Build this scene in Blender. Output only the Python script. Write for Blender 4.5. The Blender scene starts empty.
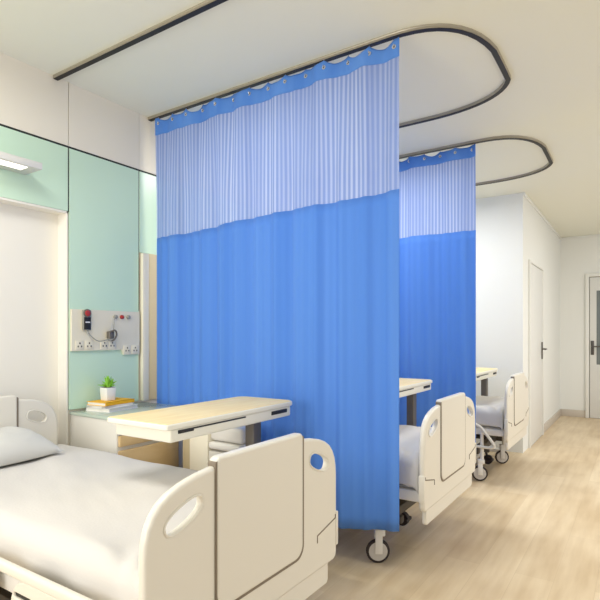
import bpy, bmesh, math, random
from mathutils import Vector, Matrix, noise
random.seed(4)
C = bpy.context.scene.collection
PI = math.pi
CEIL = 2.868
WX = -2.96            # front face of the head wall

# ------------------------------------------------------------------ materials
def s2l(c):
    return tuple(((v/255)/12.92 if v/255 <= 0.04045 else ((v/255+0.055)/1.055)**2.4) for v in c) + (1,)

def mat(name, rgb, rough=0.5, spec=0.5, metal=0.0, noise_amt=0.0, noise_scale=6.0, bump=0.0, bump_scale=60, coat=0.0):
    m = bpy.data.materials.new(name); m.use_nodes = True
    nt = m.node_tree; b = nt.nodes['Principled BSDF']
    b.inputs['Base Color'].default_value = s2l(rgb)
    b.inputs['Roughness'].default_value = rough
    b.inputs['Specular IOR Level'].default_value = spec
    b.inputs['Metallic'].default_value = metal
    b.inputs['Coat Weight'].default_value = coat
    b.inputs['Coat Roughness'].default_value = 0.08
    tc = nt.nodes.new('ShaderNodeTexCoord')
    if noise_amt:
        n = nt.nodes.new('ShaderNodeTexNoise'); n.inputs['Scale'].default_value = noise_scale
        n.inputs['Detail'].default_value = 4
        nt.links.new(tc.outputs['Object'], n.inputs['Vector'])
        mx = nt.nodes.new('ShaderNodeMix'); mx.data_type = 'RGBA'
        lo = tuple(v*(1-noise_amt) for v in s2l(rgb)[:3]) + (1,)
        hi = tuple(min(1, v*(1+noise_amt)) for v in s2l(rgb)[:3]) + (1,)
        mx.inputs[6].default_value = lo; mx.inputs[7].default_value = hi
        nt.links.new(n.outputs['Fac'], mx.inputs[0]); nt.links.new(mx.outputs[2], b.inputs['Base Color'])
    if bump:
        n2 = nt.nodes.new('ShaderNodeTexNoise'); n2.inputs['Scale'].default_value = bump_scale
        nt.links.new(tc.outputs['Object'], n2.inputs['Vector'])
        bp = nt.nodes.new('ShaderNodeBump'); bp.inputs['Strength'].default_value = bump; bp.inputs['Distance'].default_value = 0.005
        nt.links.new(n2.outputs['Fac'], bp.inputs['Height']); nt.links.new(bp.outputs['Normal'], b.inputs['Normal'])
    return m

def emit_mat(name, rgb, strength):
    m = bpy.data.materials.new(name); m.use_nodes = True
    b = m.node_tree.nodes['Principled BSDF']
    b.inputs['Base Color'].default_value = s2l(rgb)
    b.inputs['Emission Color'].default_value = s2l(rgb); b.inputs['Emission Strength'].default_value = strength
    return m

def floor_mat():
    m = bpy.data.materials.new('light_oak_floor'); m.use_nodes = True
    nt = m.node_tree; L = nt.links; b = nt.nodes['Principled BSDF']
    tc = nt.nodes.new('ShaderNodeTexCoord')
    mp = nt.nodes.new('ShaderNodeMapping'); mp.inputs['Rotation'].default_value = (0, 0, PI/2)
    L.new(tc.outputs['Object'], mp.inputs['Vector'])
    br = nt.nodes.new('ShaderNodeTexBrick')
    br.inputs['Scale'].default_value = 1.0
    br.inputs['Brick Width'].default_value = 1.5; br.inputs['Row Height'].default_value = 0.19
    br.inputs['Mortar Size'].default_value = 0.0015; br.inputs['Mortar Smooth'].default_value = 0.4
    br.inputs['Color1'].default_value = s2l((232, 214, 184)); br.inputs['Color2'].default_value = s2l((220, 200, 168))
    br.inputs['Mortar'].default_value = s2l((213, 192, 160))
    L.new(mp.outputs[0], br.inputs['Vector'])
    mp2 = nt.nodes.new('ShaderNodeMapping'); mp2.inputs['Scale'].default_value = (7, 0.8, 1)
    L.new(tc.outputs['Object'], mp2.inputs['Vector'])
    n = nt.nodes.new('ShaderNodeTexNoise'); n.inputs['Scale'].default_value = 2.2; n.inputs['Detail'].default_value = 6
    L.new(mp2.outputs[0], n.inputs['Vector'])
    n3 = nt.nodes.new('ShaderNodeTexNoise'); n3.inputs['Scale'].default_value = 1.3; n3.inputs['Detail'].default_value = 3
    L.new(tc.outputs['Object'], n3.inputs['Vector'])
    ad = nt.nodes.new('ShaderNodeMath'); ad.operation = 'MULTIPLY_ADD'; ad.inputs[1].default_value = 0.6
    L.new(n3.outputs['Fac'], ad.inputs[0]); 
    hm = nt.nodes.new('ShaderNodeMath'); hm.operation = 'MULTIPLY'; hm.inputs[1].default_value = 0.6
    L.new(n.outputs['Fac'], hm.inputs[0]); L.new(hm.outputs[0], ad.inputs[2])
    rp = nt.nodes.new('ShaderNodeValToRGB')
    rp.color_ramp.elements[0].position = 0.42; rp.color_ramp.elements[0].color = s2l((224, 214, 200))
    rp.color_ramp.elements[1].position = 0.74; rp.color_ramp.elements[1].color = (1, 1, 1, 1)
    L.new(ad.outputs[0], rp.inputs[0])
    mx = nt.nodes.new('ShaderNodeMix'); mx.data_type = 'RGBA'; mx.blend_type = 'MULTIPLY'; mx.inputs[0].default_value = 0.95
    L.new(br.outputs['Color'], mx.inputs[6]); L.new(rp.outputs[0], mx.inputs[7])
    L.new(mx.outputs[2], b.inputs['Base Color'])
    b.inputs['Roughness'].default_value = 0.36; b.inputs['Specular IOR Level'].default_value = 0.45
    return m

def wood_mat(name, rgb, rgb2, rough=0.35):
    m = bpy.data.materials.new(name); m.use_nodes = True
    nt = m.node_tree; L = nt.links; b = nt.nodes['Principled BSDF']
    tc = nt.nodes.new('ShaderNodeTexCoord'); mp = nt.nodes.new('ShaderNodeMapping')
    mp.inputs['Scale'].default_value = (22, 2.2, 10); L.new(tc.outputs['Object'], mp.inputs['Vector'])
    n = nt.nodes.new('ShaderNodeTexNoise'); n.inputs['Scale'].default_value = 1.6; n.inputs['Detail'].default_value = 6
    L.new(mp.outputs[0], n.inputs['Vector'])
    rp = nt.nodes.new('ShaderNodeValToRGB')
    rp.color_ramp.elements[0].position = .35; rp.color_ramp.elements[0].color = s2l(rgb2)
    rp.color_ramp.elements[1].position = .65; rp.color_ramp.elements[1].color = s2l(rgb)
    L.new(n.outputs['Fac'], rp.inputs[0]); L.new(rp.outputs[0], b.inputs['Base Color'])
    b.inputs['Roughness'].default_value = rough; b.inputs['Specular IOR Level'].default_value = .2
    return m

def fabric_mat(name, rgb, rgb2, transl=0.25, var_scale=9.0):
    """woven curtain cloth: slight random tone variation running down the cloth"""
    m = bpy.data.materials.new(name); m.use_nodes = True
    nt = m.node_tree; L = nt.links; b = nt.nodes['Principled BSDF']; out = nt.nodes['Material Output']
    uv = nt.nodes.new('ShaderNodeUVMap'); mp = nt.nodes.new('ShaderNodeMapping')
    mp.inputs['Scale'].default_value = (var_scale, 0.05, 1); L.new(uv.outputs[0], mp.inputs['Vector'])
    n = nt.nodes.new('ShaderNodeTexNoise'); n.inputs['Scale'].default_value = 1.0; n.inputs['Detail'].default_value = 3
    L.new(mp.outputs[0], n.inputs['Vector'])
    rp = nt.nodes.new('ShaderNodeValToRGB')
    rp.color_ramp.elements[0].position = .35; rp.color_ramp.elements[0].color = s2l(rgb2)
    rp.color_ramp.elements[1].position = .65; rp.color_ramp.elements[1].color = s2l(rgb)
    L.new(n.outputs['Fac'], rp.inputs[0]); L.new(rp.outputs[0], b.inputs['Base Color'])
    b.inputs['Roughness'].default_value = 0.7; b.inputs['Specular IOR Level'].default_value = 0.2
    b.inputs['Sheen Weight'].default_value = 0.1
    tr = nt.nodes.new('ShaderNodeBsdfTranslucent'); L.new(rp.outputs[0], tr.inputs['Color'])
    mx = nt.nodes.new('ShaderNodeMixShader'); mx.inputs[0].default_value = transl
    L.new(b.outputs[0], mx.inputs[1]); L.new(tr.outputs[0], mx.inputs[2]); L.new(mx.outputs[0], out.inputs['Surface'])
    return m

def net_mat():
    m = bpy.data.materials.new('striped_net'); m.use_nodes = True
    nt = m.node_tree; L = nt.links; b = nt.nodes['Principled BSDF']; out = nt.nodes['Material Output']
    uv = nt.nodes.new('ShaderNodeUVMap'); sp = nt.nodes.new('ShaderNodeSeparateXYZ'); L.new(uv.outputs[0], sp.inputs[0])
    w = nt.nodes.new('ShaderNodeMath'); w.operation = 'MULTIPLY'; w.inputs[1].default_value = 2*PI/0.0285
    L.new(sp.outputs[0], w.inputs[0])
    sn = nt.nodes.new('ShaderNodeMath'); sn.operation = 'SINE'; L.new(w.outputs[0], sn.inputs[0])
    mr = nt.nodes.new('ShaderNodeMapRange'); mr.inputs[1].default_value = -0.5; mr.inputs[2].default_value = 0.75
    L.new(sn.outputs[0], mr.inputs[0])
    mp = nt.nodes.new('ShaderNodeMapping'); mp.inputs['Scale'].default_value = (11, 0.15, 1); L.new(uv.outputs[0], mp.inputs['Vector'])
    n = nt.nodes.new('ShaderNodeTexNoise'); n.inputs['Scale'].default_value = 1.0; L.new(mp.outputs[0], n.inputs['Vector'])
    mul = nt.nodes.new('ShaderNodeMath'); mul.operation = 'MULTIPLY'; L.new(mr.outputs[0], mul.inputs[0])
    mr2 = nt.nodes.new('ShaderNodeMapRange'); mr2.inputs[1].default_value = .35; mr2.inputs[2].default_value = .65
    mr2.inputs[3].default_value = .45; mr2.inputs[4].default_value = 1.0
    L.new(n.outputs['Fac'], mr2.inputs[0]); L.new(mr2.outputs[0], mul.inputs[1])
    mx = nt.nodes.new('ShaderNodeMix'); mx.data_type = 'RGBA'
    mx.inputs[6].default_value = s2l((136, 158, 214)); mx.inputs[7].default_value = s2l((184, 198, 234))
    L.new(mul.outputs[0], mx.inputs[0]); L.new(mx.outputs[2], b.inputs['Base Color'])
    b.inputs['Roughness'].default_value = 0.8; b.inputs['Specular IOR Level'].default_value = 0.1
    tr = nt.nodes.new('ShaderNodeBsdfTranslucent'); L.new(mx.outputs[2], tr.inputs['Color'])
    m1 = nt.nodes.new('ShaderNodeMixShader'); m1.inputs[0].default_value = 0.3
    L.new(b.outputs[0], m1.inputs[1]); L.new(tr.outputs[0], m1.inputs[2])
    tp = nt.nodes.new('ShaderNodeBsdfTransparent')
    m2 = nt.nodes.new('ShaderNodeMixShader'); m2.inputs[0].default_value = 0.04
    L.new(m1.outputs[0], m2.inputs[1]); L.new(tp.outputs[0], m2.inputs[2]); L.new(m2.outputs[0], out.inputs['Surface'])
    return m

M = dict(
    ceiling=mat('ceiling_paint', (234, 234, 222), .9, .2),
    cream=mat('cream_wall', (241, 234, 219), .55, .3),
    white_wall=mat('white_wall', (238, 239, 236), .7, .3),
    niche=mat('niche_white', (240, 236, 226), .6, .3),
    green=mat('mint_green_panel', (208, 235, 211), .28, .5, noise_amt=.04, noise_scale=1.2),
    seam=mat('dark_seam', (40, 44, 42), .6),
    plastic=mat('bed_plastic', (231, 226, 214), .34, .5),
    bedwhite=mat('bed_frame_white', (238, 234, 226), .4, .5),
    groove=mat('groove_grey', (128, 116, 100), .6),
    sheet=mat('white_sheet', (216, 212, 207), .9, .15, bump=.15, bump_scale=90),
    mattress=mat('mattress_grey', (222, 219, 214), .8, .2),
    pillow=mat('pillow_white', (213, 212, 207), .9, .15, bump=.15, bump_scale=70),
    dark=mat('dark_metal', (70, 64, 58), .5),
    rubber=mat('black_rubber', (48, 36, 34), .6),
    hub=mat('wheel_hub', (206, 200, 192), .4),
    tabtrim=mat('table_trim', (240, 236, 222), .35),
    slot=mat('black_slot', (30, 28, 26), .5),
    column=mat('column_grey', (112, 106, 98), .45, .5, .3),
    alu=mat('track_metal', (172, 164, 148), .4, .5, .45),
    black=mat('track_slot', (24, 20, 18), .5),
    chrome=mat('chrome', (225, 225, 228), .2, .5, 1.0),
    counter=mat('pale_green_glass_counter', (190, 204, 190), .12, .5),
    cabwhite=mat('cabinet_white', (226, 222, 212), .45),
    tan=mat('tan_strip', (202, 186, 150), .5),
    creamstrip=mat('cream_strip', (246, 238, 216), .5),
    yellow=mat('yellow_cover', (248, 186, 22), .6),
    paper=mat('paper', (242, 238, 228), .8),
    bookwhite=mat('white_cover', (232, 230, 228), .4),
    leaf=mat('leaf_green', (136, 196, 62), .45, noise_amt=.25, noise_scale=30),
    pot=mat('white_pot', (242, 242, 238), .3),
    soil=mat('soil', (70, 52, 38), .9),
    plate=mat('socket_plate', (236, 228, 206), .35),
    red=mat('red_button', (176, 52, 50), .4),
    grey=mat('grey_plastic', (150, 150, 142), .4),
    door=mat('door_white', (228, 228, 225), .45),
    frame=mat('door_frame', (237, 237, 233), .45),
    base=mat('baseboard_greige', (205, 196, 184), .5),
    handle=mat('dark_handle', (96, 92, 88), .35, .5, .6),
    glass=mat('door_glass', (120, 128, 130), .08, .5),
    lampbody=mat('lamp_body', (224, 222, 216), .35, .5, .1),
    glow=emit_mat('lamp_diffuser', (255, 250, 240), 1.2),
)
M['floor'] = floor_mat()
M['wood'] = wood_mat('pale_maple', (247, 228, 180), (240, 216, 164), .5)
M['cabwood'] = wood_mat('cabinet_maple', (226, 196, 146), (214, 182, 130))
M['blue'] = fabric_mat('blue_curtain_cloth', (106, 160, 240), (92, 148, 234), .22)
M['bluehead'] = fabric_mat('blue_header_cloth', (106, 160, 240), (90, 146, 232), .15, 5)
M['net'] = net_mat()

# ------------------------------------------------------------------ helpers
def children(o): return [c for c in bpy.data.objects if c.parent == o]

def finish(me, smooth=True, angle=35):
    if smooth:
        me.polygons.foreach_set('use_smooth', [True]*len(me.polygons))
        me.set_sharp_from_angle(angle=math.radians(angle))
    me.update()

def obj(name, bm, m, parent=None, loc=(0, 0, 0), smooth=True, angle=35):
    if isinstance(bm, bmesh.types.BMesh):
        bmesh.ops.recalc_face_normals(bm, faces=bm.faces)
        me = bpy.data.meshes.new(name); bm.to_mesh(me); bm.free()
    else:
        me = bm; me.name = name
    finish(me, smooth, angle)
    me.materials.clear(); me.materials.append(m)
    o = bpy.data.objects.new(name, me); C.objects.link(o); o.location = loc
    if parent: o.parent = parent
    return o

def tag(o, label, cat, group=None):
    o['label'] = label; o['category'] = cat
    if group: o['group'] = group
    return o

def thing(name, label, cat, loc=(0, 0, 0), rz=0, group=None):
    o = bpy.data.objects.new(name, None); C.objects.link(o)
    o.empty_display_size = .1; o.location = loc; o.rotation_euler = (0, 0, rz)
    return tag(o, label, cat, group)

def struct(name, bm, m, parent=None, **k):
    o = obj(name, bm, m, parent, **k)
    if not parent: o['kind'] = 'structure'
    return o

def box(x0, x1, y0, y1, z0, z1, bev=0.0, seg=2, bm=None):
    nb = bmesh.new()
    bmesh.ops.create_cube(nb, size=1.0)
    for v in nb.verts:
        v.co = Vector((x0 + (v.co.x+.5)*(x1-x0), y0 + (v.co.y+.5)*(y1-y0), z0 + (v.co.z+.5)*(z1-z0)))
    if bev: bmesh.ops.bevel(nb, geom=list(nb.edges), offset=bev, segments=seg, affect='EDGES', profile=.5)
    return merge(bm, nb)

def merge(bm, nb):
    if bm is None: return nb
    me = bpy.data.meshes.new('tmp'); nb.to_mesh(me); nb.free(); bm.from_mesh(me); bpy.data.meshes.remove(me)
    return bm

def tube(pts, r, seg=12, bm=None, closed=False, cap=True):
    """round tube along a polyline"""
    nb = bmesh.new(); P = [Vector(p) for p in pts]; n = len(P); rings = []
    up = None
    for i in range(n):
        a = P[i-1] if (i or closed) else P[i]; b = P[(i+1) % n] if (i < n-1 or closed) else P[i]
        t = (b-a).normalized()
        if up is None:
            up = t.orthogonal().normalized()
        up = (up - t*up.dot(t)).normalized(); sd = t.cross(up)
        rings.append([nb.verts.new(P[i] + (up*math.cos(2*PI*k/seg) + sd*math.sin(2*PI*k/seg))*r) for k in range(seg)])
    for i in range(n if closed else n-1):
        A, B = rings[i], rings[(i+1) % n]
        for k in range(seg): nb.faces.new((A[k], A[(k+1) % seg], B[(k+1) % seg], B[k]))
    if cap and not closed:
        nb.faces.new(rings[0]); nb.faces.new(rings[-1])
    return merge(bm, nb)

def smooth_path(pts, n=8):
    """Catmull-Rom through pts"""
    P = [Vector(p) for p in pts]; P = [2*P[0]-P[1]] + P + [2*P[-1]-P[-2]]; out = []
    for i in range(1, len(P)-2):
        p0, p1, p2, p3 = P[i-1:i+3]
        for k in range(n):
            t = k/n
            out.append(.5*((2*p1) + (p2-p0)*t + (2*p0-5*p1+4*p2-p3)*t*t + (3*p1-p0-3*p2+p3)*t**3))
    out.append(P[-2]); return out

def sweep(path, prof, bm=None):
    """sweep a profile of (side, z) pairs along a horizontal path"""
    nb = bmesh.new(); P = [Vector(p) for p in path]; n = len(P); rings = []
    for i in range(n):
        t = (P[min(i+1, n-1)] - P[max(i-1, 0)]); t.z = 0; t.normalize()
        sd = Vector((-t.y, t.x, 0))
        rings.append([nb.verts.new(P[i] + sd*u + Vector((0, 0, w))) for u, w in prof])
    m = len(prof)
    for i in range(n-1):
        for k in range(m): nb.faces.new((rings[i][k], rings[i][(k+1) % m], rings[i+1][(k+1) % m], rings[i+1][k]))
    nb.faces.new(rings[0]); nb.faces.new(rings[-1])
    return merge(bm, nb)

def lathe(prof, axis='z', seg=24, c=(0, 0, 0), bm=None):
    nb = bmesh.new(); rings = []
    for r, h in prof:
        ring = []
        for k in range(seg):
            a = 2*PI*k/seg; u, v = r*math.cos(a), r*math.sin(a)
            p = {'z': (u, v, h), 'y': (u, h, v), 'x': (h, u, v)}[axis]
            ring.append(nb.verts.new(Vector(p) + Vector(c)))
        rings.append(ring)
    for A, B in zip(rings, rings[1:]):
        for k in range(seg): nb.faces.new((A[k], A[(k+1) % seg], B[(k+1) % seg], B[k]))
    nb.faces.new(rings[0]); nb.faces.new(rings[-1])
    return merge(bm, nb)

def soft_box(sx, sy, sz, r, cuts=24, wob=0.0, wscale=3.0, seed=0.0):
    nb = bmesh.new(); bmesh.ops.create_cube(nb, size=1.0)
    bmesh.ops.subdivide_edges(nb, edges=list(nb.edges), cuts=cuts, use_grid_fill=True)
    h = Vector((sx/2, sy/2, sz/2))
    for v in nb.verts:
        p = Vector((v.co.x*sx, v.co.y*sy, v.co.z*sz))
        q = Vector([max(-(h[i]-r), min(h[i]-r, p[i])) for i in range(3)])
        d = p-q
        if d.length > 1e-6: p = q + d.normalized()*r
        if wob:
            nz = noise.fractal(Vector((p.x*wscale+seed, p.y*wscale, p.z*wscale)), 1.0, 2.0, 3)
            p = p + Vector((0, 0, 1))*nz*wob*(1 if p.z > -h.z*.5 else .3) + Vector((d.x, d.y, 0))*nz*wob*4
        v.co = p
    return nb

def outline_mesh(outer, holes=(), half=.015, bev=.006, res=3):
    """filled 2-D outline with holes, given in (y, z), extruded along x and edge-rounded"""
    cu = bpy.data.curves.new('tmp', 'CURVE'); cu.dimensions = '2D'; cu.fill_mode = 'BOTH'
    cu.extrude = max(half-bev, 0.0001); cu.bevel_depth = bev; cu.bevel_resolution = res; cu.offset = -bev
    for k, ring in enumerate([outer] + list(holes)):
        sp = cu.splines.new('POLY'); sp.points.add(len(ring)-1); sp.use_cyclic_u = True
        for p, (a, b) in zip(sp.points, ring): p.co = (a, b, 0, 1)
    o = bpy.data.objects.new('tmp', cu); C.objects.link(o)
    me = bpy.data.meshes.new_from_object(o.evaluated_get(bpy.context.evaluated_depsgraph_get()))
    bpy.data.objects.remove(o); bpy.data.curves.remove(cu)
    me.transform(Matrix(((0, 0, 1, 0), (1, 0, 0, 0), (0, 1, 0, 0), (0, 0, 0, 1))))
    return me

def rrect(y0, y1, z0, z1, r, n=6, rs=None):
    rs = rs or (r, r, r, r)   # bottom-left, bottom-right, top-right, top-left
    out = []
    for (cy, cz, a0, rr) in ((y0+rs[0], z0+rs[0], PI, rs[0]), (y1-rs[1], z0+rs[1], 1.5*PI, rs[1]),
                             (y1-rs[2], z1-rs[2], 0, rs[2]), (y0+rs[3], z1-rs[3], .5*PI, rs[3])):
        for k in range(n+1):
            a = a0 + k/n*PI/2; out.append((cy+rr*math.cos(a), cz+rr*math.sin(a)))
    return out

def ellipse(cy, cz, a, b, tilt, n=28):
    out = []
    for k in range(n):
        t = 2*PI*k/n; u = a*math.copysign(abs(math.cos(t))**.8, math.cos(t)); v = b*math.copysign(abs(math.sin(t))**.8, math.sin(t))
        out.append((cy+u*math.cos(tilt)-v*math.sin(tilt), cz+u*math.sin(tilt)+v*math.cos(tilt)))
    return out

def copy_tree(o, parent=None, skip=()):
    c = o.copy(); C.objects.link(c)
    if parent: c.parent = parent
    for ch in children(o):
        if ch.get('spot') in skip and ch.get('spot'): continue
        copy_tree(ch, c, skip)
    return c

# ------------------------------------------------------------------ room shell
X1 = 2.4; Y0 = -2.2; YC = 6.08; YF = 9.25; XC = -1.075
struct('floor', box(-3.2, X1, Y0, YF+.1, -.1, 0), M['floor'])
struct('ceiling', box(-3.2, X1, Y0, YF+.1, CEIL, CEIL+.1), M['ceiling'])
b = box(-3.2, -3.06, Y0, YC, 0, CEIL)
NY0, NY1, NZ = .86, 1.872, 2.066
box(-3.06, WX-.012, Y0, YC, NZ, CEIL, bm=b)
box(-3.06, WX-.012, NY1, YC, 0, NZ, bm=b)
box(-3.06, WX-.012, Y0, NY0, 0, NZ, bm=b)
struct('wall_left', b, M['cream'], smooth=False)
# white lining of the bed niche
b = box(-3.06, -3.052, NY0+.008, NY1-.008, 0.0, NZ-.008)
box(-3.052, WX, NY1-.008, NY1+.0, 0, NZ, bm=b)
box(-3.052, WX, NY0, NY0+.008, 0, NZ, bm=b)
box(-3.052, WX, NY0, NY1, NZ-.012, NZ, bm=b)
struct('trim_1', b, M['niche'], smooth=False)
# cream cladding of the upper wall with its thin joints
struct('trim_2', box(WX-.012, WX, Y0, 1.873, 2.474, CEIL), M['cream'], smooth=False)
struct('trim_3', box(WX-.012, WX, 1.878, 2.414, 2.474, CEIL), M['cream'], smooth=False)
struct('trim_4', box(WX-.012, WX, 2.416, YC, 2.474, CEIL), M['cream'], smooth=False)
# dark joints
struct('trim_5', box(WX-.012, WX-.004, Y0, YC, 2.462, 2.474), M['seam'], smooth=False)
struct('trim_6', box(WX-.012, WX-.004, 1.873, 1.881, NZ, 2.462), M['seam'], smooth=False)
struct('trim_7', box(WX-.012, WX-.004, 2.412, 2.418, 1.47, 2.462), M['seam'], smooth=False)
# upright cream and tan strips beside the curtain
struct('trim_8', box(WX, WX+.03, 2.425, 2.478, .835, 1.88, .003), M['creamstrip'])
struct('trim_9', box(WX, WX+.016, 2.486, 2.60, .835, 1.885, .003), M['tan'])
# closet block and end wall
struct('wall_closet', box(-3.2, XC-.0, YC, YF, 0, CEIL), M['white_wall'], smooth=False)
struct('wall_far', box(XC, X1, YF, YF+.1, 0, CEIL), M['white_wall'], smooth=False)
b = box(XC, -.715, YF-.014, YF, 0, .11, .003); box(.42, X1, YF-.014, YF, 0, .11, .003, bm=b)
struct('baseboard_far', b, M['base'])
b = box(XC, XC+.014, 7.40, YF-.014, 0, .11, .003)
struct('baseboard_closet', b, M['base'])
struct('trim_10', box(XC-.0, X1, YF-.02, YF, CEIL-.03, CEIL, .004), M['white_wall'])
struct('trim_11', box(XC, XC+.02, YC, YF-.02, CEIL-.03, CEIL, .004), M['white_wall'])

def door_handle(parent, ax, s):
    """lever handle; ax 'x' faces +x, 'y' faces -y; local origin at the spindle"""
    bp = box(0, .012, -.022, .022, -.11, .11, .004)
    lv = tube(smooth_path([(.01, 0, .02), (.05, 0, .02), (.058, s*.03, .02), (.058, s*.12, .02)], 5), .010)
    return bp, lv

# closet door, facing +x
d = struct('door_1', box(XC+.002, XC+.02, 6.45, 7.32, 0.004, 2.13, .003), M['door'])
b = box(XC, XC+.026, 6.39, 6.442, 0, 2.17, .003); box(XC, XC+.026, 7.328, 7.38, 0, 2.17, .003, bm=b); box(XC, XC+.026, 6.442, 7.328, 2.138, 2.17, .003, bm=b)
obj('door_frame', b, M['frame'], d)
b = box(XC+.0, XC+.008, 6.443, 7.329, .0, 2.137)
obj('door_gap', b, M['groove'], d)
bp, lv = door_handle(d, 'x', -1)
h = obj('handle_plate', bp, M['handle'], d, (XC+.02, 7.24, 1.10)); obj('lever', lv, M['handle'], h)
# end wall door, facing -y
d = struct('door_2', box(-.655, .345, YF-.022, YF-.004, 0.004, 2.2, .003), M['door'])
b = box(-.715, -.664, YF-.04, YF, 0, 2.262, .004); box(.355, .42, YF-.04, YF, 0, 2.262, .004, bm=b); box(-.664, .355, YF-.04, YF, 2.21, 2.262, .004, bm=b)
obj('door_frame', b, M['frame'], d)
obj('door_gap', box(-.665, .356, YF-.006, YF, 0, 2.211), M['groove'], d)
obj('vision_panel', box(-.564, -.15, YF-.026, YF-.018, .84, 1.99, .002), M['glass'], d)
bp, lv = door_handle(d, 'y', 1)
R = Matrix.Rotation(-PI/2, 4, 'Z')
bmesh.ops.transform(bp, matrix=R, verts=bp.verts); bmesh.ops.transform(lv, matrix=R, verts=lv.verts)
h = obj('handle_plate', bp, M['handle'], d, (-.62, YF-.022, 1.10)); obj('lever', lv, M['handle'], h)

# green glass wall panels
tag(obj('wall_panel', box(WX-.012, WX, Y0, 1.872, NZ+.002, 2.461, .001), M['green'], smooth=False),
    'mint green wall panel above the bed niche, behind the wall lamp', 'wall panel', 'mint green panels along the head wall')
tag(obj('wall_panel', box(WX-.012, WX, 1.882, 2.411, .835, 2.461, .001), M['green'], smooth=False),
    'tall mint green wall panel behind the sockets and potted plant', 'wall panel', 'mint green panels along the head wall')
tag(obj('wall_panel', box(WX-.012, WX, 2.419, YC-.1, 1.886, 2.461, .001), M['green'], smooth=False),
    'mint green wall panel right at the near curtain, above a cream upright strip', 'wall panel', 'mint green panels along the head wall')

# ------------------------------------------------------------------ wall lamp
t = thing('wall_lamp', 'slim white box lamp on the mint green wall above the near bed', 'lamp', (WX, 1.365, 2.218))
obj('lamp_body', box(0.001, .177, -.243, .243, .004, .042, .004), M['lampbody'], t)
obj('diffuser', box(.085, .155, -.20, .17, 0, .005, .001), M['glow'], t)

# ------------------------------------------------------------------ curtain tracks
def u_path(y0, y1, xe=-.665):
    c = .34
    pts = [(WX+.005, y0), (-2.2, y0), (-1.6, y0), (xe-.42, y0)]
    def bez(p0, p1, p2, p3, n=10):
        return [tuple((1-t)**3*a + 3*t*(1-t)**2*b_ + 3*t*t*(1-t)*c_ + t**3*d_ for a, b_, c_, d_ in zip(p0, p1, p2, p3)) for t in [k/n for k in range(1, n+1)]]
    pts += bez((xe-.42, y0), (xe-.2, y0), (xe-.04, y0+.1), (xe, y0+.42))
    ymid = y0 + .72*(y1-y0)
    pts += [(xe, y0+.42 + (ymid-y0-.42)*.5), (xe-.002, ymid)]
    pts += bez((xe-.002, ymid), (xe-.06, y1-.12), (xe-.26, y1), (xe-.62, y1), 12)
    pts += [(-1.7, y1), (-2.3, y1), (WX+.005, y1)]
    return [(x, y, CEIL) for x, y in pts]
def track(y0, y1, label):
    t = thing('curtain_track', label, 'curtain track', (0, 0, 0), group='curtain tracks under the ceiling')
    p = u_path(y0, y1)
    obj('rail', sweep(p, [(-.017, 0), (-.017, -.006), (-.015, -.008), (-.015, -.012), (-.017, -.014), (-.017, -.020), (.017, -.020), (.017, -.014), (.015, -.012), (.015, -.008), (.017, -.006), (.017, 0)]), M['alu'], t, angle=50)
    obj('slot', sweep(p, [(-.0145, -.0195), (-.0145, -.022), (.0145, -.022), (.0145, -.0195)]), M['black'], t)
    return t
track(.72, 1.788, 'empty metal ceiling track nearest the camera, ending over the near bed')
track(2.506, 3.61, 'U-shaped ceiling track carrying the large near blue curtain')
track(4.245, 5.45, 'U-shaped ceiling track carrying the smaller far blue curtain')

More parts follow.
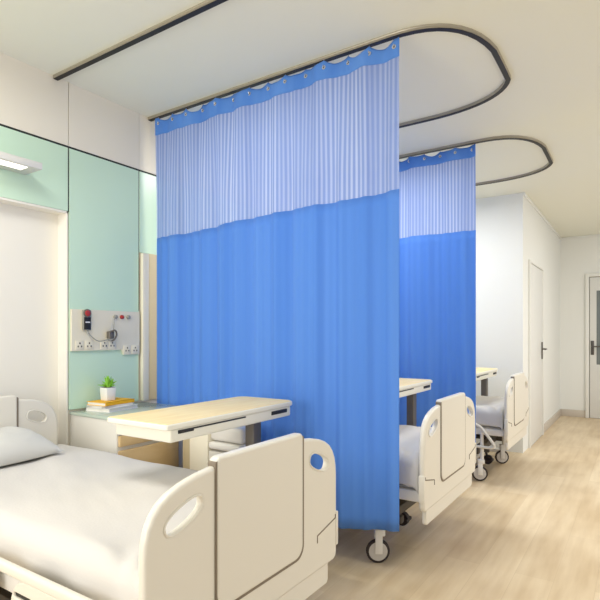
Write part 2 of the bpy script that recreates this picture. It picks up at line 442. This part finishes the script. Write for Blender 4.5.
# ------------------------------------------------------------------ curtains
def curtain(y0, xa, xb, label, hem, band, seed, nh):
    """hem, band: (z at the wall end, z at the aisle end)"""
    t = thing('privacy_curtain', label, 'curtain', (0, 0, 0), group='blue privacy curtains')
    rnd = random.Random(seed)
    N = 420; Lx = xb-xa
    ph = [rnd.uniform(0, 6.28) for _ in range(8)]
    hook = [xa+.03 + (Lx-.06)*k/(nh-1) for k in range(nh)]
    def fold(s, z):
        x = s*Lx
        top = max(0.0, min(1.0, (z-2.2)/.6))
        a = .010*math.sin(2*PI*x/.29+ph[0]+.7*math.sin(2*PI*x/.9+ph[1])) + .006*math.sin(2*PI*x/.145+ph[2]) \
            + .008*math.sin(2*PI*x/.62+ph[3]) + .0035*math.sin(2*PI*x/.075+ph[4]+.4*z)
        pleat = -.014*math.cos(2*PI*(x-.03)/((Lx-.06)/(nh-1))*.5+ph[5]) + .006*math.sin(2*PI*x/.21+ph[6])
        return y0 + a*(1-.5*top)*(1+.2*(1-z/2.8)) + pleat*top
    def droop(s):
        x = xa + s*Lx; j = (x-hook[0])/((Lx-.06)/(nh-1)); fr = j-math.floor(j)
        if x < hook[0] or x > hook[-1]: return 0
        rr = random.Random(seed*100+int(math.floor(j))).uniform(.010, .036)
        return rr*(1-abs(2*fr-1)**2.2)
    cum = [0.0]
    for i in range(N):
        dx = Lx/N; dy = fold((i+1)/N, 1.5)-fold(i/N, 1.5); cum.append(cum[-1]+math.hypot(dx, dy))
    def sheet(name, zt, zb, rows, m, thick, dr=0, zjit=0):
        bm = bmesh.new(); uvl = bm.loops.layers.uv.new('UVMap'); G = []
        for i in range(N+1):
            s = i/N; a, b_ = zt(s) - dr*droop(s), zb(s); col = []
            for k in range(rows+1):
                z = a + (b_-a)*k/rows; col.append(bm.verts.new((xa+s*Lx, fold(s, z), z)))
            G.append(col)
        for i in range(N):
            for k in range(rows):
                f = bm.faces.new((G[i][k], G[i][k+1], G[i+1][k+1], G[i+1][k]))
                for lp, (ii, kk) in zip(f.loops, ((i, k), (i, k+1), (i+1, k+1), (i+1, k))):
                    lp[uvl].uv = (cum[ii], G[ii][kk].co.z)
        o = obj(name, bm, m, t, angle=80)
        if thick:
            md = o.modifiers.new('thickness', 'SOLIDIFY'); md.thickness = thick; md.offset = 0
        return o
    zt = lambda s: 2.842
    zm = lambda s: 2.722 + .022*s
    zb = lambda s: band[0] + (band[1]-band[0])*s + .006*math.sin(9*s+seed)
    zh = lambda s: hem[0] + (hem[1]-hem[0])*s**4
    sheet('header_band', zt, zm, 6, M['bluehead'], .004, 1)
    sheet('net_panel', zm, zb, 14, M['net'], 0)
    sheet('cloth_drop', zb, zh, 26, M['blue'], .003)
    for x in hook:
        s = (x-xa)/Lx; y = fold(s, 2.80)
        g = obj('grommet', lathe([(.005, -.004), (.0115, -.004), (.0115, .004), (.005, .004), (.005, -.004)], 'y', 16), M['chrome'], t, (x, y, 2.802))
        hk = tube(smooth_path([(0, 0, CEIL-.022-2.802), (0, .002, .03), (.004, .006, .006), (.0, -.008, 0), (0, -.010, .012)], 4), .0022, 8)
        obj('hook', hk, M['chrome'], g)
    return t
curtain(2.506, -2.885, -1.04, 'large near blue privacy curtain with striped net top, behind the near bed and overbed table', (.192, .284), (1.99, 2.06), 3, 14)
curtain(4.250, -2.885, -1.108, 'smaller far blue privacy curtain with striped net top, hanging beyond the near curtain', (.26, .26), (2.12, 2.155), 8, 14)

# ------------------------------------------------------------------ hospital beds
def caster_parts(parent, x, y, rz, spot, fork_m=None):
    """leg post, fork and wheel: a part with sub-parts"""
    post = obj('caster', lathe([(.017, .19), (.017, .30), (.014, .40), (.014, .43)], 'z', 14), M['bedwhite'], parent, (x, y, 0)); post['spot'] = spot
    fk = bmesh.new()
    box(-.036, .006, -.022, -.016, .055, .165, .003, bm=fk); box(-.036, .006, .016, .022, .055, .165, .003, bm=fk); box(-.038, .022, -.023, .023, .155, .195, .008, 3, bm=fk)
    bmesh.ops.rotate(fk, cent=(0, 0, 0), matrix=Matrix.Rotation(rz, 3, 'Z'), verts=fk.verts)
    obj('fork', fk, M['bedwhite'], post)
    wh = lathe([(.054, -.012), (.063, -.011), (.068, -.005), (.068, .005), (.063, .011), (.054, .012)], 'y', 28)
    hb = lathe([(.012, -.0145), (.053, -.0125), (.056, -.008), (.056, .008), (.053, .0125), (.012, .0145)], 'y', 28)
    for q in (wh, hb):
        bmesh.ops.translate(q, vec=(-.018, 0, .068), verts=q.verts)
        bmesh.ops.rotate(q, cent=(0, 0, 0), matrix=Matrix.Rotation(rz, 3, 'Z'), verts=q.verts)
    obj('wheel', wh, M['rubber'], post); obj('wheel_hub', hb, M['hub'], post)
    return post

def board(parent, name, w, cw, top, shoulder, bottom, x, half, face, lower=True):
    """end board with hand holes; face +1 towards the foot"""
    hw = w/2; k = w/1.01; kz = top-.925
    half_out = [(hw-.025*k, bottom), (hw-.008*k, bottom+.008), (hw, bottom+.03), (hw, .71+kz), (hw-.003*k, .75+kz), (hw-.012*k, .785+kz), (hw-.028*k, .815+kz), (hw-.052*k, .841+kz), (hw-.085*k, .861+kz), (hw-.13*k, .877+kz), (hw-.19*k, .890+kz), (cw-.01, .900+kz)]
    out = half_out + [(-a, c) for a, c in reversed(half_out)]
    hy = (cw+hw)/2-.007*k
    holes = [list(reversed(ellipse(hy, .79+kz, .074*k, .029, -.36))), list(reversed(ellipse(-hy, .79+kz, .074*k, .029, .36)))]
    bd = obj(name, outline_mesh(out, holes, half, .011, 3), M['plastic'], parent, (x, 0, 0), angle=50)
    off = .007*face
    # dark seam around the raised middle panel, then the panel itself rolled over the top edge
    obj('seam', outline_mesh(rrect(-cw-.005, cw+.0075, .459+kz, top-.012, .04, 6, (.05, .05, .008, .008)), (), half+.001, .0005, 0), M['groove'], bd, (.003*face, 0, 0))
    obj('middle_panel', outline_mesh(rrect(-cw, cw, .466+kz, top, .04, 8, (.05, .05, .018, .018)), (), half+.004, .010, 4), M['plastic'], bd, (.003*face, 0, 0), angle=50)
    for sgn in (-1, 1):
        obj('hole_rim', tube([(half*face*.95, a, c) for a, c in ellipse(sgn*hy, .79+kz, .077*k, .032, -.36*sgn)], .0035, 8, closed=True), M['plastic'], bd)
    if lower:
        obj('lower_panel', outline_mesh(rrect(-hw+.055, hw-.055, .292, bottom+.05, .02), (), .012, .006, 2), M['plastic'], bd, (-.006, 0, 0))
        for sgn in (-1, 1):
            g = tube([(half*face, sgn*(hw-.014), .56), (half*face, sgn*(hw-.014), .545), (half*face, sgn*(hw-.155), .515), (half*face, sgn*(hw-.155), .488)], .003, 6)
            obj('groove', g, M['groove'], bd)
            obj('side_clip', box(-half*.9, half*1.25, sgn*hw-.012, sgn*hw+.008, .43, .57, .005), M['plastic'], bd)
    return bd

def make_bed(label, group):
    t = thing('hospital_bed', label, 'bed', (0, 0, 0), group=group)
    board(t, 'footboard', .995, .234, .936, .9, .375, -.016, .015, 1)
    board(t, 'headboard', .80, .155, .965, .93, .40, -1.868, .018, 1, lower=False)
    # mattress and its tucked sheet
    bm = soft_box(1.785, .87, .165, .045, 30, .004, 4.0, 3)
    mt = obj('mattress', bm, M['mattress'], t, (-.945, 0, .56), angle=80)
    sh = bmesh.new(); nx, ny = 110, 76; G = []
    for i in range(nx+1):
        x = -1.85 + i/nx*1.80; row = []
        for j in range(ny+1):
            u = -1 + 2*j/ny                      # cloth coordinate across the bed
            a = abs(u)*.585                       # arc length from the middle line
            fl = .385
            if a < fl: y, z = a, .0
            else:
                q = min((a-fl)/.065, PI/2); y = fl+.062*math.sin(q); z = -.062*(1-math.cos(q))
                rest = (a-fl)-.065*PI/2
                if rest > 0: z -= rest; y += .004*math.sin(x*26+u*2)*min(1, rest/.04)
            y = math.copysign(y, u)
            wx = noise.noise(Vector((x*3, u*2.5, 1.7)))*.009 + noise.fractal(Vector((x*2.2+u*1.2, u*2+x*.8, 4.2)), 1, 2, 3)*.009
            # radiating creases towards the foot corners
            for sg in (-1, 1):
                dx, dy = x+.06, u*.43-sg*.44; rr = math.hypot(dx, dy); an = math.atan2(dy, dx)
                wx += .010*math.sin(an*15+1.3*sg+2*math.sin(rr*9))*math.exp(-((rr-.13)/.20)**2)
            er = min(1, (i/nx)/.025, (1-i/nx)/.03)
            zz = .649 + z + wx*(1 if a < fl+.03 else .5) - .03*(1-math.sqrt(max(0, 1-(1-er)**2)))
            row.append(sh.verts.new((x, y, zz)))
        G.append(row)
    for i in range(nx):
        for j in range(ny): sh.faces.new((G[i][j], G[i+1][j], G[i+1][j+1], G[i][j+1]))
    so = obj('sheet', sh, M['sheet'], mt, (.945, 0, -.56), angle=80)
    md = so.modifiers.new('thickness', 'SOLIDIFY'); md.thickness = .006; md.offset = 1
    # frame
    fr = bmesh.new()
    for sg in (-1, 1): box(-1.84, -.045, sg*.415-.022, sg*.415+.022, .405, .468, .01, 3, bm=fr)
    for x in (-1.80, -1.2, -.62, -.09): box(x-.03, x+.03, -.40, .40, .41, .455, .006, bm=fr)
    box(-1.82, -.06, -.40, .40, .455, .474, .004, bm=fr)
    obj('bed_frame', fr, M['bedwhite'], t)
    lf = bmesh.new()
    for sg in (-1, 1): box(-1.72, -.20, sg*.30-.02, sg*.30+.02, .225, .27, .006, bm=lf)
    for x in (-1.62, -.30): box(x-.03, x+.03, -.43, .43, .22, .275, .006, bm=lf)
    obj('lower_frame', lf, M['dark'], t)
    for a_, b_, r_ in (((-.45, 0, .26), (-.95, 0, .40), .028), ((-1.45, .1, .26), (-1.1, .1, .41), .024), ((-.42, -.26, .25), (-.78, -.26, .41), .016),
                       ((-.42, .26, .25), (-.78, .26, .41), .016), ((-1.5, -.26, .25), (-1.2, -.26, .41), .016), ((-1.5, .26, .25), (-1.2, .26, .41), .016)):
        obj('lift_arm', tube([a_, b_], r_, 12), M['dark'], t)
    cps = dict(near=caster_parts(t, -.225, -.424, .35, 'near'), far=caster_parts(t, -.21, .425, .5, 'far'),
               headnear=caster_parts(t, -1.62, -.42, .2, 'hn'), headfar=caster_parts(t, -1.62, .42, .2, 'hf'))
    pd = box(-.05, .05, -.045, .045, -.012, .012, .008, 3); tube([(0, 0, 0), (-.03, 0, .12), (-.03, 0, .16)], .012, 8, bm=pd)
    lathe([(.01, -.02), (.045, -.018), (.045, .018), (.01, .02)], 'y', 18, (0, 0, 0), bm=pd)
    p = obj('brake_pedal', pd, M['rubber'], t, (-.30, .06, .075)); p['spot'] = 'pedal'
    # lowered side rails
    for sg in (-1, 1):
        ry = sg*.503; sp = 'rail_near' if sg < 0 else 'rail_far'
        plates = []
        oy = -.62
        r1 = outline_mesh(rrect(-1.0*0 + oy, -.30, .27, .535, .03, 6, (.06, .06, .02, .09)), [list(reversed(rrect(-.60, -.50, .475, .490, .007, 4)))], .011, .005, 2)
        rm = Matrix(((0, 1, 0, 0), (1, 0, 0, 0), (0, 0, 1, 0), (0, 0, 0, 1)))
        r1.transform(rm); r1.flip_normals()
        pl = obj('side_rail', r1, M['plastic'], t, (0, ry, 0), angle=50); pl['spot'] = sp
        bm = box(-1.40, -.13, -.013, .013, .53, .566, .010, 3)
        obj('top_bar', bm, M['plastic'], pl)
        r2 = outline_mesh(rrect(-1.38, -.80, .27, .535, .03, 6, (.06, .06, .09, .02)), [list(reversed(rrect(-1.25, -.95, .46, .485, .012, 4)))], .011, .005, 2)
        r2.transform(rm); r2.flip_normals()
        obj('rail_plate', r2, M['plastic'], pl, angle=50)
        obj('handle_slot', box(-.602, -.497, -.004, .004, .472, .493, .003), M['slot'], pl)
        arm = tube(smooth_path([(-.62, 0, .315), (-.30, -.0, .308), (-.15, 0, .308), (-.115, 0, .325), (-.14, 0, .37), (-.22, 0, .47), (-.27, 0, .50), (-.33, 0, .52)], 5), .013, 10)
        ra = obj('rail_arm', arm, M['plastic'], t, (0, ry-sg*.012, 0)); ra['spot'] = 'arm_near' if sg < 0 else 'arm_far'
        for x in (-.45, -1.2):
            obj('rail_bracket', box(x-.03, x+.03, -sg*.075, 0, .42, .45, .004), M['dark'], pl)
    return t

BG = 'hospital beds side by side along the head wall'
bed1 = make_bed('white hospital bed in the foreground with pillow and full mattress in view', BG)
bed2 = copy_tree(bed1, skip=('rail_near', 'arm_near')); bed3 = copy_tree(bed1, skip=('rail_near',))
bed1.location = (-1.05, 1.372, 0)
bed2.location = (-.93, 3.075, 0); bed2['label'] = 'second hospital bed, footboard jutting out past the edge of the near blue curtain'
bed3.location = (-.95, 5.19, 0); bed3['label'] = 'farthest hospital bed, seen past the far blue curtain near the closet door'
for ch in children(bed2):
    if ch.get('spot') == 'near': ch.location = (-.305, -.364, 0); ch.rotation_euler.z = .25
    if ch.get('spot') == 'far': ch.location = (-.80, .30, 0)
    if ch.get('spot') == 'pedal': ch.location = (-.40, .19, .07)
for ch in children(bed3):
    if ch.get('spot') == 'near': ch.location = (-.225, -.47, 0)
    if ch.get('spot') == 'far': ch.location = (-.20, .29, 0)

# pillow on the near bed
def pillow_bm(lx, ly, h):
    bm = bmesh.new(); n = 34; T = []; B = []
    for i in range(n+1):
        u = -1+2*i/n; ra = []; rb = []
        for j in range(n+1):
            v = -1+2*j/n
            # corners pulled out, edges drawn in
            px = u*lx/2*(1-.06*(1-v*v)**.5*0 - .07*(1-v*v)*abs(u)**3); py = v*ly/2*(1-.06*(1-u*u)*abs(v)**3)
            f = max(0, (1-abs(u)**2.6))**.55*max(0, (1-abs(v)**2.6))**.55
            w = noise.fractal(Vector((px*7, py*7, 2)), 1, 2, 3)*.012*f
            ra.append(bm.verts.new((px, py, f*h*.72+w)))
            rb.append(ra[-1] if abs(u) == 1 or abs(v) == 1 else bm.verts.new((px, py, -f*h*.28)))
        T.append(ra); B.append(rb)
    for i in range(n):
        for j in range(n):
            bm.faces.new((T[i][j], T[i+1][j], T[i+1][j+1], T[i][j+1]))
            q = (B[i][j], B[i][j+1], B[i+1][j+1], B[i+1][j])
            if len(set(q)) == 4:
                try: bm.faces.new(q)
                except ValueError: pass
    return bm
p = obj('pillow', pillow_bm(.35, .62, .15), M['pillow'], None, (-2.705, 1.275, .712), angle=80)
p.rotation_euler = (0, math.radians(9), math.radians(4))
tag(p, 'white pillow propped at the headboard of the near bed', 'pillow')

# ------------------------------------------------------------------ overbed tables
def make_table(label, group):
    """origin on the floor under the front (+x) right (+y) corner of the top"""
    t = thing('overbed_table', label, 'table', (0, 0, 0), group=group)
    def slab(x0, x1, y0, y1, z0, z1, r, bev):
        me = outline_mesh(rrect(x0, x1, y0, y1, .03, 8, r), (), (z1-z0)/2, bev, 3)
        me.transform(Matrix(((0, 1, 0, 0), (0, 0, 1, 0), (1, 0, 0, (z0+z1)/2), (0, 0, 0, 1)))); return me
    obj('table_edge', slab(-.38, 0, -.93, 0, .916, .939, (.010, .010, .05, .06), .005), M['tabtrim'], t, angle=50)
    obj('tabletop', slab(-.376, -.008, -.927, -.008, .930, .9415, (.008, .008, .045, .055), .0015), M['wood'], t, angle=50)
    ap = obj('apron', box(-.36, -.012, -.90, -.03, .860, .917, .010, 3), M['tabtrim'], t)
    obj('tray_slot', box(-.0155, -.009, -.86, -.42, .901, .908, .002), M['slot'], ap)
    obj('tray_pull', box(-.0157, -.008, -.86, -.77, .893, .908, .003), M['slot'], ap)
    obj('lever_slot', box(-.0157, -.008, -.21, -.07, .884, .904, .003), M['slot'], ap)
    c = obj('column', box(-.03, .03, -.035, .035, .06, .855, .006), M['column'], t, (-.205, -.115, 0))
    b = box(-.055, .015, -.02, .02, .045, .085, .008); 
    b = box(-.035, .035, -.62, .035, .05, .085, .008)
    bs = obj('base', b, M['bedwhite'], t, (-.205, -.115, 0))
    cr = box(-.20, .20, -.03, .03, .05, .085, .008)
    obj('crossbar', cr, M['bedwhite'], bs)
    for x in (-.18, .18):
        w = lathe([(.01, -.011), (.024, -.010), (.025, 0), (.024, .010), (.01, .011)], 'y', 16, (x, 0, .025))
        obj('table_caster', w, M['rubber'], bs)
    w = lathe([(.01, -.011), (.024, -.010), (.025, 0), (.024, .010), (.01, .011)], 'y', 16, (0, -.58, .025))
    obj('table_caster', w, M['rubber'], bs)
    return t
TG = 'overbed tables with pale wooden tops'
tb1 = make_table('whole overbed table with pale wooden top beside the foreground bed', TG)
tb2 = copy_tree(tb1); tb3 = copy_tree(tb1)
tb1.location = (-1.58, 2.35, 0); tb1.rotation_euler.z = math.radians(.5)
tb2.location = (-1.385, 4.06, 0); tb2['label'] = 'overbed table of the second bed, just its end showing past the near blue curtain'
tb3.location = (-1.275, 5.84, 0); tb3['label'] = 'overbed table of the farthest bed, just its end showing past the far blue curtain'
for tb in (tb2, tb3):
    for ch in children(tb):
        if ch.name.startswith(('column', 'base')): ch.location.x = -.13; ch.location.y = -.155 if tb == tb2 else -.085

# ------------------------------------------------------------------ bedside cabinet with counter
t = thing('bedside_cabinet', 'white bedside cabinet with wooden drawer fronts against the mint green wall', 'cabinet', (-2.72, 2.13, 0))
obj('carcass', box(-.238, .215, -.245, .285, 0, .805, .004), M['cabwhite'], t)
for z0, z1 in ((.655, .72), (.345, .632), (.05, .322)):
    f = obj('drawer_front', box(.214, .235, -.235, .215, z0, z1, .004), M['cabwood'], t)
obj('countertop', box(-.238, .24, -.25, .325, .805, .823, .003), M['counter'], t)
obj('top_rail', box(.214, .235, -.243, .285, .725, .803, .003), M['cabwhite'], t)

# added stand-in for the second bed's mattress and head panel under the table
t = thing('bed_stand_in', 'added white and cream stand-in for the second bed, half hidden under the near overbed table', 'bed_stand_in', (-2.09, 2.345, 0))
obj('arm', box(-.215, -.062, -.085, .085, 0, .79, .006), M['creamstrip'], t)  # cream head panel of the added stand-in
obj('painted_shade_strip', box(-.30, -.216, -.06, .085, 0, .79, .004), M['tan'], t)  # painted shade: tan strip in place of the shadowed gap
obj('stand_in_base', box(-.06, .185, -.08, .08, 0, .61, .008), M['cabwhite'], t)
obj('mattress_layer', box(-.06, .19, -.088, .088, .62, .665, .018, 4), M['bedwhite'], t)
obj('upper_mattress_layer', box(-.06, .19, -.07, .088, .67, .76, .022, 4), M['bedwhite'], t)

# books and plant
def book(label, x, y, z, rz, w, d, h, cover):
    t = thing('book', label, 'book', (x, y, z), rz + PI*(cover == 'yellow'), 'books under the potted plant')
    cv = box(-w/2, w/2, -d/2, d/2, 0, .003); box(-w/2, w/2, -d/2, d/2, h-.003, h, bm=cv); box(-w/2, -w/2+.003, -d/2, d/2, 0, h, bm=cv)
    obj('cover', cv, M[cover], t, smooth=False)
    obj('pages', box(-w/2+.003, w/2-.004, -d/2+.004, d/2-.004, .003, h-.003), M['paper'], t, smooth=False)
book('white hardback book lying on the counter, lowest of the stack', -2.835, 2.105, .823, math.radians(10), .19, .26, .022, 'bookwhite')
book('thin white book in the middle of the stack, under the yellow one', -2.845, 2.095, .845, math.radians(-4), .17, .23, .014, 'bookwhite')
book('yellow book on top of the stack, carrying the plant pot', -2.845, 2.10, .859, math.radians(6), .165, .24, .022, 'yellow')
t = thing('potted_plant', 'small spiky green plant in a white square pot on the yellow book', 'plant', (-2.85, 2.08, .881))
pt = box(-.042, .042, -.042, .042, 0, .092, .006, 3)
for v in pt.verts:
    k = .88+.12*v.co.z/.092; v.co.x *= k; v.co.y *= k
obj('pot', pt, M['pot'], t)
obj('soil', box(-.036, .036, -.036, .036, .088, .094, .002), M['soil'], t)
lf = bmesh.new(); rnd = random.Random(5)
for k in range(34):
    az = k*2.399; el = math.radians(rnd.uniform(25, 85)); Ln = rnd.uniform(.055, .095)
    base = Vector((rnd.uniform(-.012, .012), rnd.uniform(-.012, .012), .092))
    dr = Vector((math.cos(az)*math.cos(el), math.sin(az)*math.cos(el), math.sin(el))); sd = dr.cross(Vector((0, 0, 1))).normalized(); nr = sd.cross(dr)
    prev = None
    for i in range(6):
        f = i/5; w = .011*(1-f)**.7*(.6+1.2*f) + .0004; c = base + dr*Ln*f + Vector((0, 0, -.02*f*f*math.cos(el)))
        cur = [lf.verts.new(c - sd*w), lf.verts.new(c + nr*w*.35 + Vector((0, 0, .0012))), lf.verts.new(c + sd*w), lf.verts.new(c - nr*w*.4 - Vector((0, 0, .0012)))]
        if prev:
            for q in range(4): lf.faces.new((prev[q], prev[(q+1) % 4], cur[(q+1) % 4], cur[q]))
        prev = cur
obj('leaves', lf, M['leaf'], t); t.scale = (.87, .87, .9)

# ------------------------------------------------------------------ socket panel
t = thing('socket_panel', 'cream bedhead service panel with sockets and call unit on the mint green wall', 'panel', (WX, 1.886, 1.2))
# plate outline in (y, z), stepped at the lower right
obj('plate', outline_mesh([(0, 0), (.375, 0), (.39, -.035), (.522, -.035), (.522, .262), (0, .262)], (), .008, .002, 2), M['plate'], t, (.008, 0, 0))
fx = .016
def on_wall(px, py):   # photo measurement converted once to wall metres
    r = (px-300)/515.; a = .8346*r-.5510; zz = (WX+fx)/a
    return ((.5510*r+.8346)*zz-1.886, 1.3-(py-335)/515.*zz-1.2)
cy, cz = .0945, .205
u = obj('call_unit', box(0, .018, cy-.024, cy+.032, cz-.075, cz+.055, .005), M['grey'], t, (fx, 0, 0))
obj('dial_ring', lathe([(.004, .016), (.027, .016), (.027, .021), (.024, .023), (.004, .023)], 'x', 24, (0, cy+.002, cz+.033)), M['column'], u)
obj('dial', lathe([(.004, .021), (.019, .021), (.018, .027), (.015, .029), (.004, .029)], 'x', 24, (0, cy+.002, cz+.033)), M['red'], u)
obj('screen', box(.016, .021, cy-.02, cy+.027, cz-.07, cz+.008, .002), M['slot'], u)
obj('screen_bar', box(.02, .023, cy-.012, cy+.02, cz-.028, cz-.02), M['bookwhite'], u)
for k, m in enumerate(('grey', 'red', 'grey')):
    y = .318 + k*.052
    obj('gas_outlet', lathe([(.004, 0), (.014, 0), (.013, .012), (.007, .016), (.004, .016)], 'x', 18, (fx, y, .222)), M[m], t)
obj('cord', tube(smooth_path([(fx+.01, cy+.01, .13), (fx+.02, cy+.02, .10), (fx+.022, .17, .062), (fx+.025, .24, .07), (fx+.03, .27, .10)], 6), .0035, 8), M['grey'], t)
obj('cord', tube(smooth_path([(fx+.01, .318, .222), (fx+.02, .296, .205), (fx+.024, .288, .15), (fx+.03, .283, .10)], 6), .003, 8), M['grey'], t)
cn = box(fx, fx+.035, .248, .288, .075, .125, .008, 3)
tube(smooth_path([(fx+.035, .25, .12), (fx+.045, .285, .13), (fx+.04, .30, .10), (fx+.035, .285, .07), (fx+.03, .268, .06)], 5), .006, 8, bm=cn)
obj('connector', cn, M['column'], t)
def sockets(y, z):
    s = obj('socket', box(fx-.001, fx+.003, y-.03, y+.03, z-.028, z+.028, .002), M['plate'], t)
    h = bmesh.new()
    for dy, dz in ((0, .012), (-.012, -.008), (.012, -.008)): box(fx+.002, fx+.0042, y+dy-.0035, y+dy+.0035, z+dz-.005, z+dz+.005, bm=h)
    obj('pin_holes', h, M['slot'], s)
for y in (.055, .122, .235, .295): sockets(y, .036)
for y in (.415, .482): sockets(y, .0)

# ------------------------------------------------------------------ light
def area(name, loc, sx, sy, power, rot=(0, 0, 0), col=(1, .99, .96)):
    l = bpy.data.lights.new(name, 'AREA'); l.shape = 'RECTANGLE'; l.size = sx; l.size_y = sy; l.energy = power; l.color = col
    o = bpy.data.objects.new(name, l); C.objects.link(o); o.location = loc; o.rotation_euler = rot
    return o
for y in (4.0, 6.8): area('aisle_ceiling_lamp', (.95, y, 2.84), .6, 1.2, 27)
area('unseen_bay_lamp', (-1.75, .75, 2.80), 1.0, .5, 19)
area('unseen_bay_lamp', (-1.9, 3.3, 2.80), .9, .45, 18)
area('unseen_bay_lamp', (-1.9, 5.0, 2.80), .9, .45, 20)  # unseen lamp added behind the far curtain to brighten the closet wall
# daylight from ward windows across the aisle, then an unseen added fill
area('daylight_fill', (2.35, 5.2, 1.6), 4.5, 1.7, 14, (0, PI/2, 0), (.97, .98, 1))
area('daylight_fill', (-1.85, -2.1, 1.6), 1.4, 2.0, 43, (PI/2, 0, 0), (1, .99, .97))  # added behind the camera to brighten the near curtain
w = bpy.data.worlds.new('ward_light'); bpy.context.scene.world = w; w.use_nodes = True
w.node_tree.nodes['Background'].inputs[0].default_value = (1, 1, .985, 1)
w.node_tree.nodes['Background'].inputs[1].default_value = 0.60

# ------------------------------------------------------------------ camera
cam = bpy.data.cameras.new('camera'); co = bpy.data.objects.new('camera', cam); C.objects.link(co)
co.location = (0, 0, 1.30)
th = math.atan2(340, 515)           # the head wall recedes this far right of the view axis
co.rotation_euler = (PI/2, 0, th)
cam.sensor_width = 36; cam.lens = 36*515/600; cam.shift_y = 35/600; cam.clip_start = .02
sc = bpy.context.scene; sc.camera = co
for o in bpy.data.objects:
    if 'spot' in o: del o['spot']
vs = sc.view_settings
vs.view_transform = 'Standard'; vs.look = 'None'; vs.gamma = 1; vs.use_curve_mapping = False; vs.exposure = 0.39
